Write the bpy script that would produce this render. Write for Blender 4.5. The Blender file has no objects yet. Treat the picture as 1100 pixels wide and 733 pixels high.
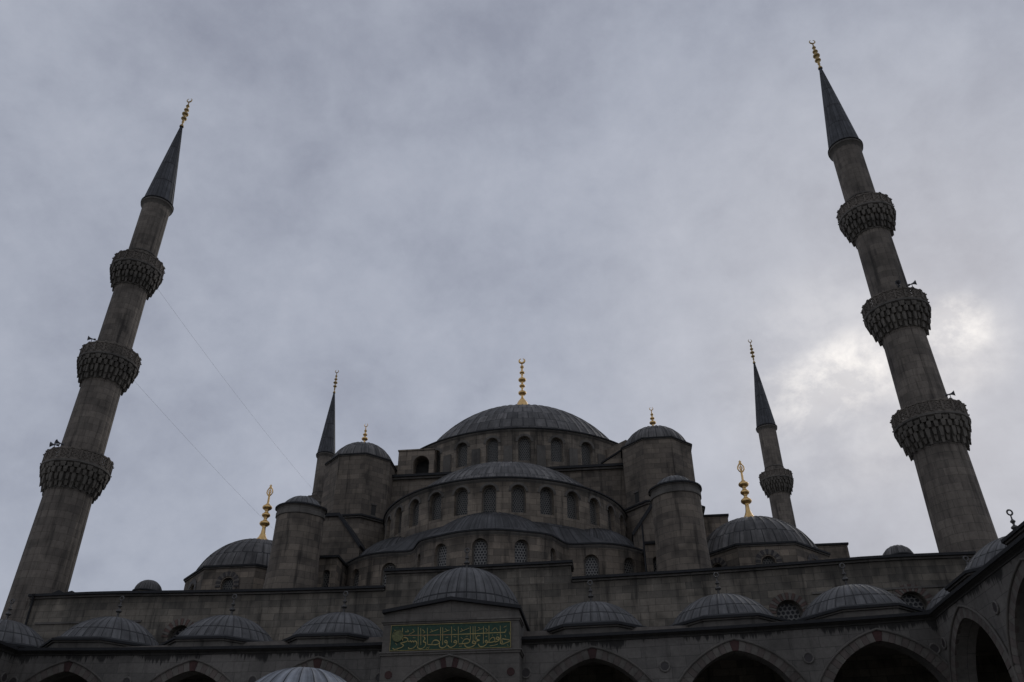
import bpy, math, random
from mathutils import Vector, Matrix
from math import sin, cos, pi, radians as R_, sqrt, atan2
random.seed(7)
C = bpy.context.scene
col = C.collection

# ------------------------------------------------------------------ camera
F = Vector((-0.095751, 0.83136405, 0.54741717))
Rt = Vector((0.99321965, 0.11621976, -0.00277513))
Up = Rt.cross(F)
cd = bpy.data.cameras.new('camera'); cam = bpy.data.objects.new('camera', cd); col.objects.link(cam)
cam.matrix_world = Matrix(((Rt.x, Up.x, -F.x, 7.72), (Rt.y, Up.y, -F.y, -49.95), (Rt.z, Up.z, -F.z, 1.6), (0, 0, 0, 1)))
cd.sensor_width = 36; cd.lens = 36 * 900 / 1100; cd.clip_start = .1; cd.clip_end = 5000
C.camera = cam
C.render.resolution_x = 1024; C.render.resolution_y = 682

# ------------------------------------------------------------------ view
C.view_settings.view_transform = 'Standard'; C.view_settings.look = 'None'
C.view_settings.gamma = 1; C.view_settings.exposure = 0
C.view_settings.use_curve_mapping = False

# ------------------------------------------------------------------ world: heavy overcast, sun behind the clouds low on the right
SUN = Vector((.36, .80, .48)).normalized()
w = bpy.data.worlds.new('World'); C.world = w; w.use_nodes = True
nt = w.node_tree; nt.nodes.clear()
def N(t, tree=None, **k):
    n = (tree or nt).nodes.new(t)
    for a, b in k.items(): setattr(n, a, b)
    return n
out = N('ShaderNodeOutputWorld'); bg = N('ShaderNodeBackground'); bg.inputs[1].default_value = .15
sky = N('ShaderNodeTexSky', sky_type='NISHITA', sun_disc=False)
sky.sun_elevation = math.asin(SUN.z); sky.sun_rotation = atan2(SUN.x, SUN.y)
tc = N('ShaderNodeTexCoord')
sep = N('ShaderNodeSeparateXYZ'); nt.links.new(tc.outputs['Generated'], sep.inputs[0])
def MA(op, a, b=None, c=None, tree=None):
    t = tree or nt
    n = t.nodes.new('ShaderNodeMath'); n.operation = op
    for i, v in enumerate((a, b, c)):
        if v is None: continue
        if isinstance(v, (int, float)): n.inputs[i].default_value = v
        else: t.links.new(v, n.inputs[i])
    return n.outputs[0]
zz = MA('ADD', MA('MAXIMUM', sep.outputs[2], 0), .5)
px_ = MA('DIVIDE', sep.outputs[0], zz); py_ = MA('DIVIDE', sep.outputs[1], zz)
comb = N('ShaderNodeCombineXYZ'); nt.links.new(px_, comb.inputs[0]); nt.links.new(py_, comb.inputs[1])
def noise(scale, detail, rough, dist=0, off=0):
    n = N('ShaderNodeTexNoise'); n.inputs['Scale'].default_value = scale; n.inputs['Detail'].default_value = detail
    n.inputs['Roughness'].default_value = rough; n.inputs['Distortion'].default_value = dist
    m = N('ShaderNodeMapping'); m.inputs[1].default_value = (off, off * 1.7, 0); m.inputs[3].default_value = (1, 1, 1.2)
    nt.links.new(tc.outputs['Generated'], m.inputs[0]); nt.links.new(m.outputs[0], n.inputs[0]); return n.outputs['Fac']
n1 = noise(3.2, 7, .5, .25, 3.1); n2 = noise(10, 10, .64, .15, 8.3); n3 = noise(26, 6, .6, .1, 1.9)
cl = MA('ADD', MA('ADD', MA('MULTIPLY', n1, .58), MA('MULTIPLY', n2, .32)), MA('MULTIPLY', n3, .10))
ramp = N('ShaderNodeValToRGB'); nt.links.new(cl, ramp.inputs[0])
e = ramp.color_ramp.elements
e[0].position = .355; e[0].color = (1.85, 1.98, 2.44, 1)
e[1].position = .68; e[1].color = (3.08, 3.24, 3.74, 1)
m_ = e.new(.52); m_.color = (2.50, 2.67, 3.16, 1)
# thin places in the cloud round the hidden sun
def spot(d, lo, hi, amp, nz):
    dn = N('ShaderNodeVectorMath', operation='DOT_PRODUCT'); nt.links.new(tc.outputs['Generated'], dn.inputs[0]); dn.inputs[1].default_value = Vector(d).normalized()
    mr = N('ShaderNodeMapRange', interpolation_type='SMOOTHSTEP'); nt.links.new(dn.outputs['Value'], mr.inputs[0])
    mr.inputs[1].default_value = lo; mr.inputs[2].default_value = hi; mr.inputs[3].default_value = 0; mr.inputs[4].default_value = amp
    return MA('MULTIPLY', mr.outputs[0], nz)
nzs = N('ShaderNodeMapRange'); nt.links.new(n2, nzs.inputs[0]); nzs.inputs[1].default_value = .42; nzs.inputs[2].default_value = .62; nzs.inputs[3].default_value = .3; nzs.inputs[4].default_value = 1
spots = [((.383, .7794, .496), .9992, 1.0), ((.383, .79, .48), .9975, .4), ((.2173, .8614, .459), .9986, .5), ((.2511, .8466, .4694), .9985, .62),
         ((.2847, .8302, .4793), .9986, .75), ((.3175, .8171, .4811), .9985, .42), ((.27, .84, .47), .988, .28)]
glow = spot((.36, .80, .48), .90, 1.0, .2, 1.0)
for d_, lo_, am_ in spots: glow = MA('ADD', glow, spot(d_, lo_, 1.0, am_, nzs.outputs[0]))
gl = N('ShaderNodeMix', data_type='RGBA', blend_type='ADD'); gl.inputs[0].default_value = 1
gc = N('ShaderNodeVectorMath', operation='SCALE'); gc.inputs[0].default_value = (2.55, 2.3, 1.85); nt.links.new(glow, gc.inputs[3])
nt.links.new(ramp.outputs[0], gl.inputs[6]); nt.links.new(gc.outputs[0], gl.inputs[7])
mix = N('ShaderNodeMix', data_type='RGBA'); mix.inputs[0].default_value = .96
nt.links.new(sky.outputs[0], mix.inputs[6]); nt.links.new(gl.outputs[2], mix.inputs[7])
nt.links.new(mix.outputs[2], bg.inputs[0]); nt.links.new(bg.outputs[0], out.inputs[0])

sd = bpy.data.lights.new('sun', 'SUN'); sd.energy = .5; sd.angle = R_(25); sd.color = (1, .95, .88)
so = bpy.data.objects.new('sun', sd); col.objects.link(so); so.rotation_euler = (-SUN).to_track_quat('-Z', 'Y').to_euler()

# ------------------------------------------------------------------ materials
def newmat(name):
    m = bpy.data.materials.new(name); m.use_nodes = True; t = m.node_tree
    return m, t, t.nodes['Principled BSDF']
def lk(t, a, b): t.links.new(a, b)
def stone_mat(name, c1, c2, soot=.5, row=.42, bw=.95, band=None, bump=.25, soft=0):
    m, t, p = newmat(name)
    tc = N('ShaderNodeTexCoord', t); uv = tc.outputs['UV']; ob = N('ShaderNodeNewGeometry', t).outputs['Position']
    # courses waver a little
    wn = N('ShaderNodeTexNoise', t); wn.inputs['Scale'].default_value = .7; lk(t, uv, wn.inputs[0])
    va = N('ShaderNodeVectorMath', t, operation='MULTIPLY_ADD'); lk(t, wn.outputs['Color'], va.inputs[0]); va.inputs[1].default_value = (.12, .03, 0); lk(t, uv, va.inputs[2])
    b = N('ShaderNodeTexBrick', t); lk(t, va.outputs[0], b.inputs[0])
    b.inputs['Scale'].default_value = 1; b.inputs['Brick Width'].default_value = bw; b.inputs['Row Height'].default_value = row
    b.inputs['Mortar Size'].default_value = .013; b.inputs['Mortar Smooth'].default_value = .4; b.inputs['Bias'].default_value = -.15
    b.inputs['Color1'].default_value = (*c1, 1); b.inputs['Color2'].default_value = (*c2, 1)
    b.inputs['Mortar'].default_value = (c2[0] * .68, c2[1] * .68, c2[2] * .68, 1)
    def nz(src, sc, det, rough=.6, scl=(1, 1, 1)):
        mp = N('ShaderNodeMapping', t); mp.inputs[3].default_value = scl; lk(t, src, mp.inputs[0])
        n = N('ShaderNodeTexNoise', t); n.inputs['Scale'].default_value = sc; n.inputs['Detail'].default_value = det; n.inputs['Roughness'].default_value = rough
        lk(t, mp.outputs[0], n.inputs[0]); return n.outputs['Fac']
    def mr(v, a, b_, c, d):
        n = N('ShaderNodeMapRange', t, interpolation_type='SMOOTHSTEP'); lk(t, v, n.inputs[0])
        for i, x in enumerate((a, b_, c, d)): n.inputs[i + 1].default_value = x
        return n.outputs[0]
    big = mr(nz(ob, .22, 4), .35, .66, 1.15, .78)
    patch = mr(nz(ob, .75, 6, .65), .48, .68, 1, 1 - soot * .65)
    strk = mr(nz(uv, 1.0, 5, .6, (1.9, .17, 1)), .5, .72, 1, 1 - soot)
    fine = mr(nz(ob, 6, 5, .7), .3, .7, .86, 1.12)
    f = MA('MULTIPLY', MA('MULTIPLY', big, patch, tree=t), MA('MULTIPLY', strk, fine, tree=t), tree=t)
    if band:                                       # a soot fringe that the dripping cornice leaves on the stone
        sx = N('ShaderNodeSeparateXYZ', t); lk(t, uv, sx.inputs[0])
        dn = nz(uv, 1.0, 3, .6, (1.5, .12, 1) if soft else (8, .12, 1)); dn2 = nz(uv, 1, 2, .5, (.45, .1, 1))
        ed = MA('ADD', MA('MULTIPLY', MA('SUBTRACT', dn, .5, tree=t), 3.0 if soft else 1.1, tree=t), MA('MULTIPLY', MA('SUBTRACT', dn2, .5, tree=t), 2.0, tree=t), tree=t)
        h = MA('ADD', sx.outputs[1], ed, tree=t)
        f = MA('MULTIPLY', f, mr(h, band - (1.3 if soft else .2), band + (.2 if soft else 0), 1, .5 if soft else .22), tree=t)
    vm = N('ShaderNodeVectorMath', t, operation='SCALE'); lk(t, b.outputs['Color'], vm.inputs[0]); lk(t, f, vm.inputs[3])
    lk(t, vm.outputs[0], p.inputs['Base Color']); p.inputs['Roughness'].default_value = .9
    bp = N('ShaderNodeBump', t); bp.inputs['Strength'].default_value = bump; bp.inputs['Distance'].default_value = .03
    hh = MA('SUBTRACT', nz(ob, 9, 5, .7), MA('MULTIPLY', b.outputs['Fac'], 1.2, tree=t), tree=t); lk(t, hh, bp.inputs['Height']); lk(t, bp.outputs[0], p.inputs['Normal'])
    return m
def lead_mat(name, base, row=1.5, offset=.5, var=.25, seam=.35):
    m, t, p = newmat(name)
    tc = N('ShaderNodeTexCoord', t); uv = tc.outputs['UV']; ob = N('ShaderNodeNewGeometry', t).outputs['Position']
    b = N('ShaderNodeTexBrick', t); lk(t, uv, b.inputs[0]); b.offset = offset
    b.inputs['Scale'].default_value = 1; b.inputs['Brick Width'].default_value = 1; b.inputs['Row Height'].default_value = row
    b.inputs['Mortar Size'].default_value = .06; b.inputs['Mortar Smooth'].default_value = .5; b.inputs['Bias'].default_value = 0
    b.inputs['Color1'].default_value = (*[x * (1 + var) for x in base], 1); b.inputs['Color2'].default_value = (*[x * (1 - var) for x in base], 1)
    b.inputs['Mortar'].default_value = (*[x * seam for x in base], 1)
    def nz(src, sc, det, scl=(1, 1, 1)):
        mp = N('ShaderNodeMapping', t); mp.inputs[3].default_value = scl; lk(t, src, mp.inputs[0])
        n = N('ShaderNodeTexNoise', t); n.inputs['Scale'].default_value = sc; n.inputs['Detail'].default_value = det; n.inputs['Roughness'].default_value = .6
        lk(t, mp.outputs[0], n.inputs[0]); return n.outputs['Fac']
    def mr(v, a, b_, c, d):
        n = N('ShaderNodeMapRange', t); lk(t, v, n.inputs[0])
        for i, x in enumerate((a, b_, c, d)): n.inputs[i + 1].default_value = x
        return n.outputs[0]
    f = MA('MULTIPLY', mr(nz(uv, 1, 6, (2.6, .25, 1)), .32, .68, .55, 1.5), mr(nz(ob, 1.3, 6), .33, .68, .65, 1.3), tree=t)
    vm = N('ShaderNodeVectorMath', t, operation='SCALE'); lk(t, b.outputs['Color'], vm.inputs[0]); lk(t, f, vm.inputs[3])
    lk(t, vm.outputs[0], p.inputs['Base Color']); p.inputs['Roughness'].default_value = .62; p.inputs['Metallic'].default_value = 0
    p.inputs['Specular IOR Level'].default_value = .35
    bp = N('ShaderNodeBump', t); bp.inputs['Strength'].default_value = .3; bp.inputs['Distance'].default_value = .03
    lk(t, nz(ob, 5, 4), bp.inputs['Height']); lk(t, bp.outputs[0], p.inputs['Normal'])
    return m
def plain(name, c, rough=.6, metal=0, vary=.2, sc=4, spec=.4):
    m, t, p = newmat(name)
    ob = N('ShaderNodeNewGeometry', t).outputs['Position']
    n = N('ShaderNodeTexNoise', t); n.inputs['Scale'].default_value = sc; n.inputs['Detail'].default_value = 5; lk(t, ob, n.inputs[0])
    r = N('ShaderNodeValToRGB', t); lk(t, n.outputs['Fac'], r.inputs[0])
    r.color_ramp.elements[0].position = .3; r.color_ramp.elements[1].position = .7
    r.color_ramp.elements[0].color = (*[x * (1 - vary) for x in c], 1); r.color_ramp.elements[1].color = (*[min(1, x * (1 + vary)) for x in c], 1)
    lk(t, r.outputs[0], p.inputs['Base Color']); p.inputs['Roughness'].default_value = rough; p.inputs['Metallic'].default_value = metal
    p.inputs['Specular IOR Level'].default_value = spec
    return m
def grille_mat(name, pale, dark, pitch=.17, rad=.3):
    m, t, p = newmat(name)
    uv = N('ShaderNodeTexCoord', t).outputs['UV']
    def grid(off):
        a = N('ShaderNodeVectorMath', t, operation='MULTIPLY_ADD'); lk(t, uv, a.inputs[0]); a.inputs[1].default_value = (1 / pitch, 1 / (pitch * 1.73), 0); a.inputs[2].default_value = (off, off, 0)
        fr = N('ShaderNodeVectorMath', t, operation='FRACTION'); lk(t, a.outputs[0], fr.inputs[0])
        s = N('ShaderNodeVectorMath', t, operation='SUBTRACT'); lk(t, fr.outputs[0], s.inputs[0]); s.inputs[1].default_value = (.5, .5, 0)
        mm = N('ShaderNodeVectorMath', t, operation='MULTIPLY'); lk(t, s.outputs[0], mm.inputs[0]); mm.inputs[1].default_value = (1, 1.73, 0)
        l = N('ShaderNodeVectorMath', t, operation='LENGTH'); lk(t, mm.outputs[0], l.inputs[0]); return l.outputs['Value']
    d = MA('MINIMUM', grid(0), grid(.5), tree=t)
    r = N('ShaderNodeMapRange', t); lk(t, d, r.inputs[0]); r.inputs[1].default_value = rad - .04; r.inputs[2].default_value = rad + .04
    mx = N('ShaderNodeMix', t, data_type='RGBA'); lk(t, r.outputs[0], mx.inputs[0]); mx.inputs[6].default_value = (*dark, 1); mx.inputs[7].default_value = (*pale, 1)
    lk(t, mx.outputs[2], p.inputs['Base Color']); p.inputs['Roughness'].default_value = .6
    bp = N('ShaderNodeBump', t); bp.inputs['Strength'].default_value = .8; bp.inputs['Distance'].default_value = .05; lk(t, r.outputs[0], bp.inputs['Height']); lk(t, bp.outputs[0], p.inputs['Normal'])
    return m
S_HALL = stone_mat('hall_ashlar', (0.248, 0.201, 0.152), (0.113, 0.095, 0.075), .75)
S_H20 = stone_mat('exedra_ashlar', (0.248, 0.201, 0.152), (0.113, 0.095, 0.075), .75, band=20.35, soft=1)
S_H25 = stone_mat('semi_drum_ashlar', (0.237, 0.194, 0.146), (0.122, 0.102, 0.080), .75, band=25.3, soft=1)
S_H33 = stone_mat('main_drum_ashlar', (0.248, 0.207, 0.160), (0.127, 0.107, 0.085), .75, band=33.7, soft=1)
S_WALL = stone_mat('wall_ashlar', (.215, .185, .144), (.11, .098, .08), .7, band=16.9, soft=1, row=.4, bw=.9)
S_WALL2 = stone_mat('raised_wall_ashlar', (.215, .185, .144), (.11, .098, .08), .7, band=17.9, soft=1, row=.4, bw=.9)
S_PORTAL = stone_mat('portal_stone', (0.135, 0.120, 0.102), (0.115, 0.104, 0.090), .25, row=.62, bw=1.9)
S_ARC = stone_mat('arcade_ashlar', (.165, .150, .131), (.12, .11, .097), .35, row=.5, bw=1.4, band=11.85)
S_TOWER = stone_mat('tower_ashlar', (0.193, 0.159, 0.122), (0.103, 0.086, 0.069), .75)
S_MIN = stone_mat('minaret_ashlar', (0.187, 0.159, 0.129), (0.118, 0.101, 0.083), .6, row=.5, bw=.8)
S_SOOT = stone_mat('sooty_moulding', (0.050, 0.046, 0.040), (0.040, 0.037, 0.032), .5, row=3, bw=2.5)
S_TRIM = stone_mat('trim_stone', (0.135, 0.122, 0.104), (0.100, 0.090, 0.078), .5, row=3, bw=2.5)
S_MUQ = stone_mat('corbel_stone', (0.140, 0.124, 0.102), (0.100, 0.090, 0.075), .6, row=3, bw=3)
S_PALE = stone_mat('voussoir_pale', (0.150, 0.133, 0.112), (0.115, 0.103, 0.088), .35, row=5, bw=5)
S_PINK = stone_mat('voussoir_pink', (0.130, 0.105, 0.090), (0.100, 0.082, 0.070), .35, row=5, bw=5)
S_RED = stone_mat('voussoir_red', (.066, .031, .027), (.05, .026, .023), .4, row=5, bw=5)
S_DARK = plain('porphyry_disc', (.045, .038, .036), .6)
S_BRICK = stone_mat('voussoir_brick', (0.120, 0.076, 0.062), (0.095, 0.062, 0.052), .5, row=5, bw=5)
L_BIG = lead_mat('lead_main_dome', (.088, .082, .076), 1.35, .5, .42, .14)
L_SMALL = lead_mat('lead_small_dome', (.090, .088, .086), 60, 0, .14, .15)
L_FLAT = lead_mat('lead_flat', (.042, .041, .041), 2.4, .5, .35, .2)
L_EDGE = plain('lead_edge', (.02, .02, .021), .8)
L_SPIRE = lead_mat('lead_spire', (.06, .061, .065), 2.2, .5, .35, .2)
L_FOUNT = lead_mat('lead_fountain', (.20, .21, .225), 40, 0, .1, .12)  # paler than the other lead: less soot, plus sky light in the colour
GOLD = plain('gilt_metal', (.78, .52, .22), .38, 1, .15, 3)
BRONZE = plain('dark_bronze', (.10, .095, .09), .5, .6)
GRILLE = grille_mat('window_grille', (.11, .104, .09), (.010, .010, .012))
GRILLE_L = grille_mat('window_grille_pale', (.19, .182, .165), (.010, .010, .012), .2, .32)
LATT = grille_mat('wall_window_lattice', (.17, .163, .15), (.008, .008, .01), .26, .36)
VAULT = plain('vault_plaster', (.16, .14, .12), .9)
DARKIN = plain('opening_shade', (.035, .033, .03), .9)  # near-black colour stands in for the shade inside openings
GREEN = plain('panel_green', (.010, .044, .021), .55, 0, .35, 6)
GOLD2 = plain('dull_gilt', (.42, .30, .14), .5, 1, .2, 3)
GILT = plain('gilt_letter', (.34, .27, .10), .5, .2, .3, 8)
GILTRED = plain('gilt_line', (.33, .18, .08), .5, .2, .3, 8)
PAINT = plain('horn_paint', (.09, .09, .095), .5)
WIRE = plain('cable_rubber', (.25, .25, .27), .6)
PAVE = stone_mat('courtyard_marble', (0.250, 0.240, 0.220), (0.200, 0.192, 0.178), .3, row=.8, bw=1.4)
EARTH = plain('ground_earth', (.14, .13, .11), .95)

# ------------------------------------------------------------------ mesh helpers
def sag(x, y, z):
    """the old masonry has settled: the facade and portico lines dip a hand's breadth in the middle"""
    x = max(-23, min(23, x)); k = max(0, min(1, (z - 5) / 4)) * max(0, min(1, (1.5 - y) / 1.5)) * max(0, min(1, 1 + (y + 9.5) / 12))
    return k * (-.25 + .0068 * x + .00085 * x * x)
class MB:
    def __init__(s, mats): s.v = []; s.f = []; s.uv = []; s.m = []; s.s = []; s.mats = mats
    def face(s, pts, mat=0, uv=None, smooth=False):
        b = len(s.v); s.v += [tuple(p) for p in pts]; s.f.append(list(range(b, b + len(pts))))
        if uv is None:
            p = [Vector(q) for q in pts]; n = Vector((0, 0, 0))
            for i in range(len(p)): n += (p[i] - p[0]).cross(p[(i + 1) % len(p)] - p[0])
            if n.length > 0: n.normalize()
            if abs(n.z) > .75: uv = [(q.x, q.y) for q in p]
            else:
                h = Vector((-n.y, n.x, 0)).normalized(); uv = [(q.dot(h), q.z) for q in p]
        s.uv += uv; s.m.append(mat); s.s.append(smooth)
    def grid(s, P, U, mat=0, smooth=False):
        """P[i][j] points, U[i][j] uvs; shared vertices"""
        b = len(s.v); nj = len(P[0])
        for r in P: s.v += [tuple(q) for q in r]
        for i in range(len(P) - 1):
            for j in range(nj - 1):
                k = [(i, j), (i, j + 1), (i + 1, j + 1), (i + 1, j)]
                s.f.append([b + a * nj + c for a, c in k]); s.uv += [U[a][c] for a, c in k]; s.m.append(mat); s.s.append(smooth)
    def revolve(s, prof, n=48, c=(0, 0), a0=0, a1=2 * pi, mat=0, smooth=True, fl=None, ur=None, rot=0):
        """prof: (r,z) from bottom to top (outward facing)"""
        ur = ur or max(r for r, z in prof); L = [0]
        for i in range(1, len(prof)): L.append(L[-1] + math.hypot(prof[i][0] - prof[i - 1][0], prof[i][1] - prof[i - 1][1]))
        steep = abs(prof[-1][1] - prof[0][1]) > 1e-3
        P = []; U = []
        for i, (r, z) in enumerate(prof):
            row = []; ru = []
            for j in range(n + 1):
                a = a0 + (a1 - a0) * j / n + rot
                rr = r * (fl(a) if fl else 1)
                row.append((c[0] + rr * cos(a), c[1] + rr * sin(a), z)); ru.append((a * ur, z if steep else L[i]))
            P.append(row); U.append(ru)
        s.grid(P, U, mat, smooth)
    def dome(s, c, z0, rb, h, n, a0=0, a1=2 * pi, mat=0, rib=.03, rings=16, voff=0, sub=((0, 1), (.055, 1), (.09, 0), (.36, 0), (.64, 0), (.91, 0), (.945, 1))):
        Rr = (rb * rb + h * h) / (2 * h); P = []; U = []; th0 = math.asin(min(1, rb / Rr))
        if h > rb: th0 = pi - th0
        angs = []
        for i in range(n):
            for t, k in sub: angs.append((i + t, k))
        angs.append((n, 1)); L = 0
        for i in range(rings + 1):
            th = th0 * (1 - i / rings); row = []; ru = []
            for t, k in angs:
                a = a0 + (a1 - a0) * t / n; r = (Rr + rib * k * min(1, th / th0 * 3)) ; x = r * sin(th)
                row.append((c[0] + x * cos(a), c[1] + x * sin(a), z0 + h - Rr + r * cos(th))); ru.append((t, Rr * (th0 - th) + voff))
            P.append(row); U.append(ru)
        s.grid(P, U, mat, True)
    def box(s, x0, x1, y0, y1, z0, z1, mat=0, top=None):
        t = mat if top is None else top
        a = [(x0, y0), (x1, y0), (x1, y1), (x0, y1)]
        s.prism(a, z0, z1, mat, t)
    def prism(s, poly, z0, z1, mat=0, top=None, scale_top=1):
        t = mat if top is None else top
        n = len(poly); cx = sum(p[0] for p in poly) / n; cy = sum(p[1] for p in poly) / n
        tp = [(cx + (p[0] - cx) * scale_top, cy + (p[1] - cy) * scale_top) for p in poly]
        for i in range(n):
            j = (i + 1) % n
            s.face([(*poly[i], z0), (*poly[j], z0), (*tp[j], z1), (*tp[i], z1)], mat)
        s.face([(*p, z1) for p in tp], t); s.face([(*p, z0) for p in reversed(poly)], mat)
    def prism_xz(s, poly, y0, y1, mat=0, edge=None):
        """polygon in x-z (counter-clockwise seen from the front, -y) pushed from y0 to y1"""
        n = len(poly)
        for i in range(n):
            j = (i + 1) % n
            s.face([(poly[i][0], y0, poly[i][1]), (poly[i][0], y1, poly[i][1]), (poly[j][0], y1, poly[j][1]), (poly[j][0], y0, poly[j][1])], mat if edge is None else edge)
        s.face([(p[0], y0, p[1]) for p in poly], mat); s.face([(p[0], y1, p[1]) for p in reversed(poly)], mat)
    def obox(s, o, ax, ay, az, mat=0):
        """box from corner-centre o with half axes"""
        o, ax, ay, az = map(Vector, (o, ax, ay, az))
        P = [o + ax * i + ay * j + az * k for i, j, k in ((-1, -1, -1), (1, -1, -1), (1, 1, -1), (-1, 1, -1), (-1, -1, 1), (1, -1, 1), (1, 1, 1), (-1, 1, 1))]
        for f in ((0, 3, 2, 1), (4, 5, 6, 7), (0, 1, 5, 4), (1, 2, 6, 5), (2, 3, 7, 6), (3, 0, 4, 7)): s.face([P[i] for i in f], mat)
    def tube(s, pts, r, n=8, mat=0, closed=False):
        pts = [Vector(p) for p in pts]; P = []; U = []; m = len(pts)
        rr = r if callable(r) else (lambda t: r)
        prev = None
        for i, p in enumerate(pts):
            if closed: d = pts[(i + 1) % (m - 1)] - pts[(i - 1) % (m - 1)]
            else: d = pts[min(i + 1, m - 1)] - pts[max(i - 1, 0)]
            d.normalize()
            ref = prev if prev is not None else (Vector((0, 0, 1)) if abs(d.z) < .9 else Vector((1, 0, 0)))
            a = (ref - d * ref.dot(d)).normalized(); prev = a; b = d.cross(a)
            P.append([p + (a * cos(2 * pi * k / n) + b * sin(2 * pi * k / n)) * rr(i / max(1, m - 1)) for k in range(n + 1)])
            U.append([(k / n, i * .1) for k in range(n + 1)])
        s.grid(P, U, mat, True)
    def build(s, name, parent=None, **tags):
        me = bpy.data.meshes.new(name)
        if parent is not None and parent.get('_warp'): s.v = [(x, y, z + sag(x, y, z)) for x, y, z in s.v]
        o_ = Vector(parent.get('_org', (0, 0, 0))) if parent is not None else Vector((0, 0, 0))
        me.from_pydata([(x - o_.x, y - o_.y, z - o_.z) for x, y, z in s.v], [], s.f)
        ul = me.uv_layers.new(name='UVMap'); flat = [c for q in s.uv for c in q]; ul.data.foreach_set('uv', flat)
        me.polygons.foreach_set('material_index', s.m); me.polygons.foreach_set('use_smooth', s.s)
        for m in s.mats: me.materials.append(m)
        me.update(); me.validate()
        o = bpy.data.objects.new(name, me); col.objects.link(o)
        if parent is not None:
            o.parent = parent; o['_org'] = tuple(o_)
            if parent.get('_warp'): o['_warp'] = 1
        for k, v in tags.items(): o[k] = v
        return o
def thing(name, label, cat, loc=(0, 0, 0), group=None, rz=0):
    o = bpy.data.objects.new(name, None); col.objects.link(o); o.location = loc; o.rotation_euler.z = rz
    o['label'] = label; o['category'] = cat; o['_org'] = tuple(loc)
    if group: o['group'] = group
    if name in ('prayer_hall', 'portico_arcade', 'side_portico'): o['_warp'] = 1
    return o
def copy_tree(o, parent=None):
    c = o.copy(); col.objects.link(c)
    if parent is not None: c.parent = parent
    for ch in list(o.children): copy_tree(ch, c)
    return c

def round_open(uc, a, zb, zt, n=6):
    """opening with a round head; returns (uc, zb, samples[(du, ztop)])"""
    zs = zt - a
    return (uc, zb, [(-a * cos(pi * i / (2 * n)), zs + a * sin(pi * i / (2 * n))) for i in range(2 * n + 1)])
def pointed_z(du, a, zs, h):
    Rr = (h * h + a * a) / (2 * a); return zs + sqrt(max(0, Rr * Rr - (abs(du) + Rr - a) ** 2))
def pointed_open(uc, a, zb, zs, h, n=12):
    dus = [-a * (1 - (i / n) ** 1.6) for i in range(n)] ; dus = [-a * cos(pi / 2 * i / n) for i in range(n)] + [0]
    dus = dus + [-d for d in reversed(dus[:-1])]
    return (uc, zb, [(d, pointed_z(d, a, zs, h)) for d in dus])
def wall(M, mp, u0, u1, z0, z1, opens, depth, step=.6, mat=0, rmat=None):
    """wall surface with arched openings; mp(u, z, d) -> point, d inward"""
    rmat = mat if rmat is None else rmat
    def quad(ua, ub, za, zb, zc, zd):           # bottom-left, bottom-right, top-right, top-left
        M.face([mp(ua, za, 0), mp(ub, zb, 0), mp(ub, zc, 0), mp(ua, zd, 0)], mat, [(ua, za), (ub, zb), (ub, zc), (ua, zd)])
    def solid(a, b):
        n = max(1, int(math.ceil((b - a) / step)))
        for i in range(n):
            p, q = a + (b - a) * i / n, a + (b - a) * (i + 1) / n; quad(p, q, z0, z0, z1, z1)
    cur = u0
    for uc, zb, sm in sorted(opens, key=lambda o: o[0]):
        solid(cur, uc + sm[0][0])
        for (d0, t0), (d1, t1) in zip(sm, sm[1:]):
            a, b = uc + d0, uc + d1
            quad(a, b, t0, t1, z1, z1)
            if zb > z0 + 1e-4: quad(a, b, z0, z0, zb, zb)
            M.face([mp(a, t0, 0), mp(b, t1, 0), mp(b, t1, depth), mp(a, t0, depth)], rmat, [(a, 0), (b, 0), (b, depth), (a, depth)])
            if zb > z0 + 1e-4: M.face([mp(a, zb, depth), mp(b, zb, depth), mp(b, zb, 0), mp(a, zb, 0)], rmat)
        for d_, t_ in (sm[0], sm[-1]):
            a = uc + d_; M.face([mp(a, zb, 0), mp(a, t_, 0), mp(a, t_, depth), mp(a, zb, depth)], rmat, [(0, zb), (0, t_), (depth, t_), (depth, zb)])
        cur = uc + sm[-1][0]
    solid(cur, u1)
def window(mp, op, depth, parent, mats, name='window', frame=.09, fd=.06, hood=None):
    """grille pane set back in an opening, with a stone frame round it"""
    uc, zb, sm = op; M = MB(mats)
    for (d0, t0), (d1, t1) in zip(sm, sm[1:]):
        a, b = uc + d0, uc + d1
        M.face([mp(a, zb, depth), mp(b, zb, depth), mp(b, t1, depth), mp(a, t0, depth)], 0, [(d0, zb), (d1, zb), (d1, t1), (d0, t0)])
    path = [(sm[0][0], zb)] + list(sm) + [(sm[-1][0], zb)]
    cx, cz = 0, (zb + max(t for d, t in sm)) / 2
    inn = [(d * (1 - frame / abs(sm[0][0])) , max(zb + frame, t - frame) if t > zb else zb + frame) for d, t in path]
    for i in range(len(path)):
        p, q = path[i], path[(i + 1) % len(path)]; pi_, qi = inn[i], inn[(i + 1) % len(path)]
        dd = depth - fd
        M.face([mp(uc + p[0], p[1], dd), mp(uc + q[0], q[1], dd), mp(uc + qi[0], qi[1], dd), mp(uc + pi_[0], pi_[1], dd)], 1)
        M.face([mp(uc + pi_[0], pi_[1], dd), mp(uc + qi[0], qi[1], dd), mp(uc + qi[0], qi[1], depth), mp(uc + pi_[0], pi_[1], depth)], 1)
    if hood: arch_ring(M, mp, *hood)
    return M.build(name, parent)
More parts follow.
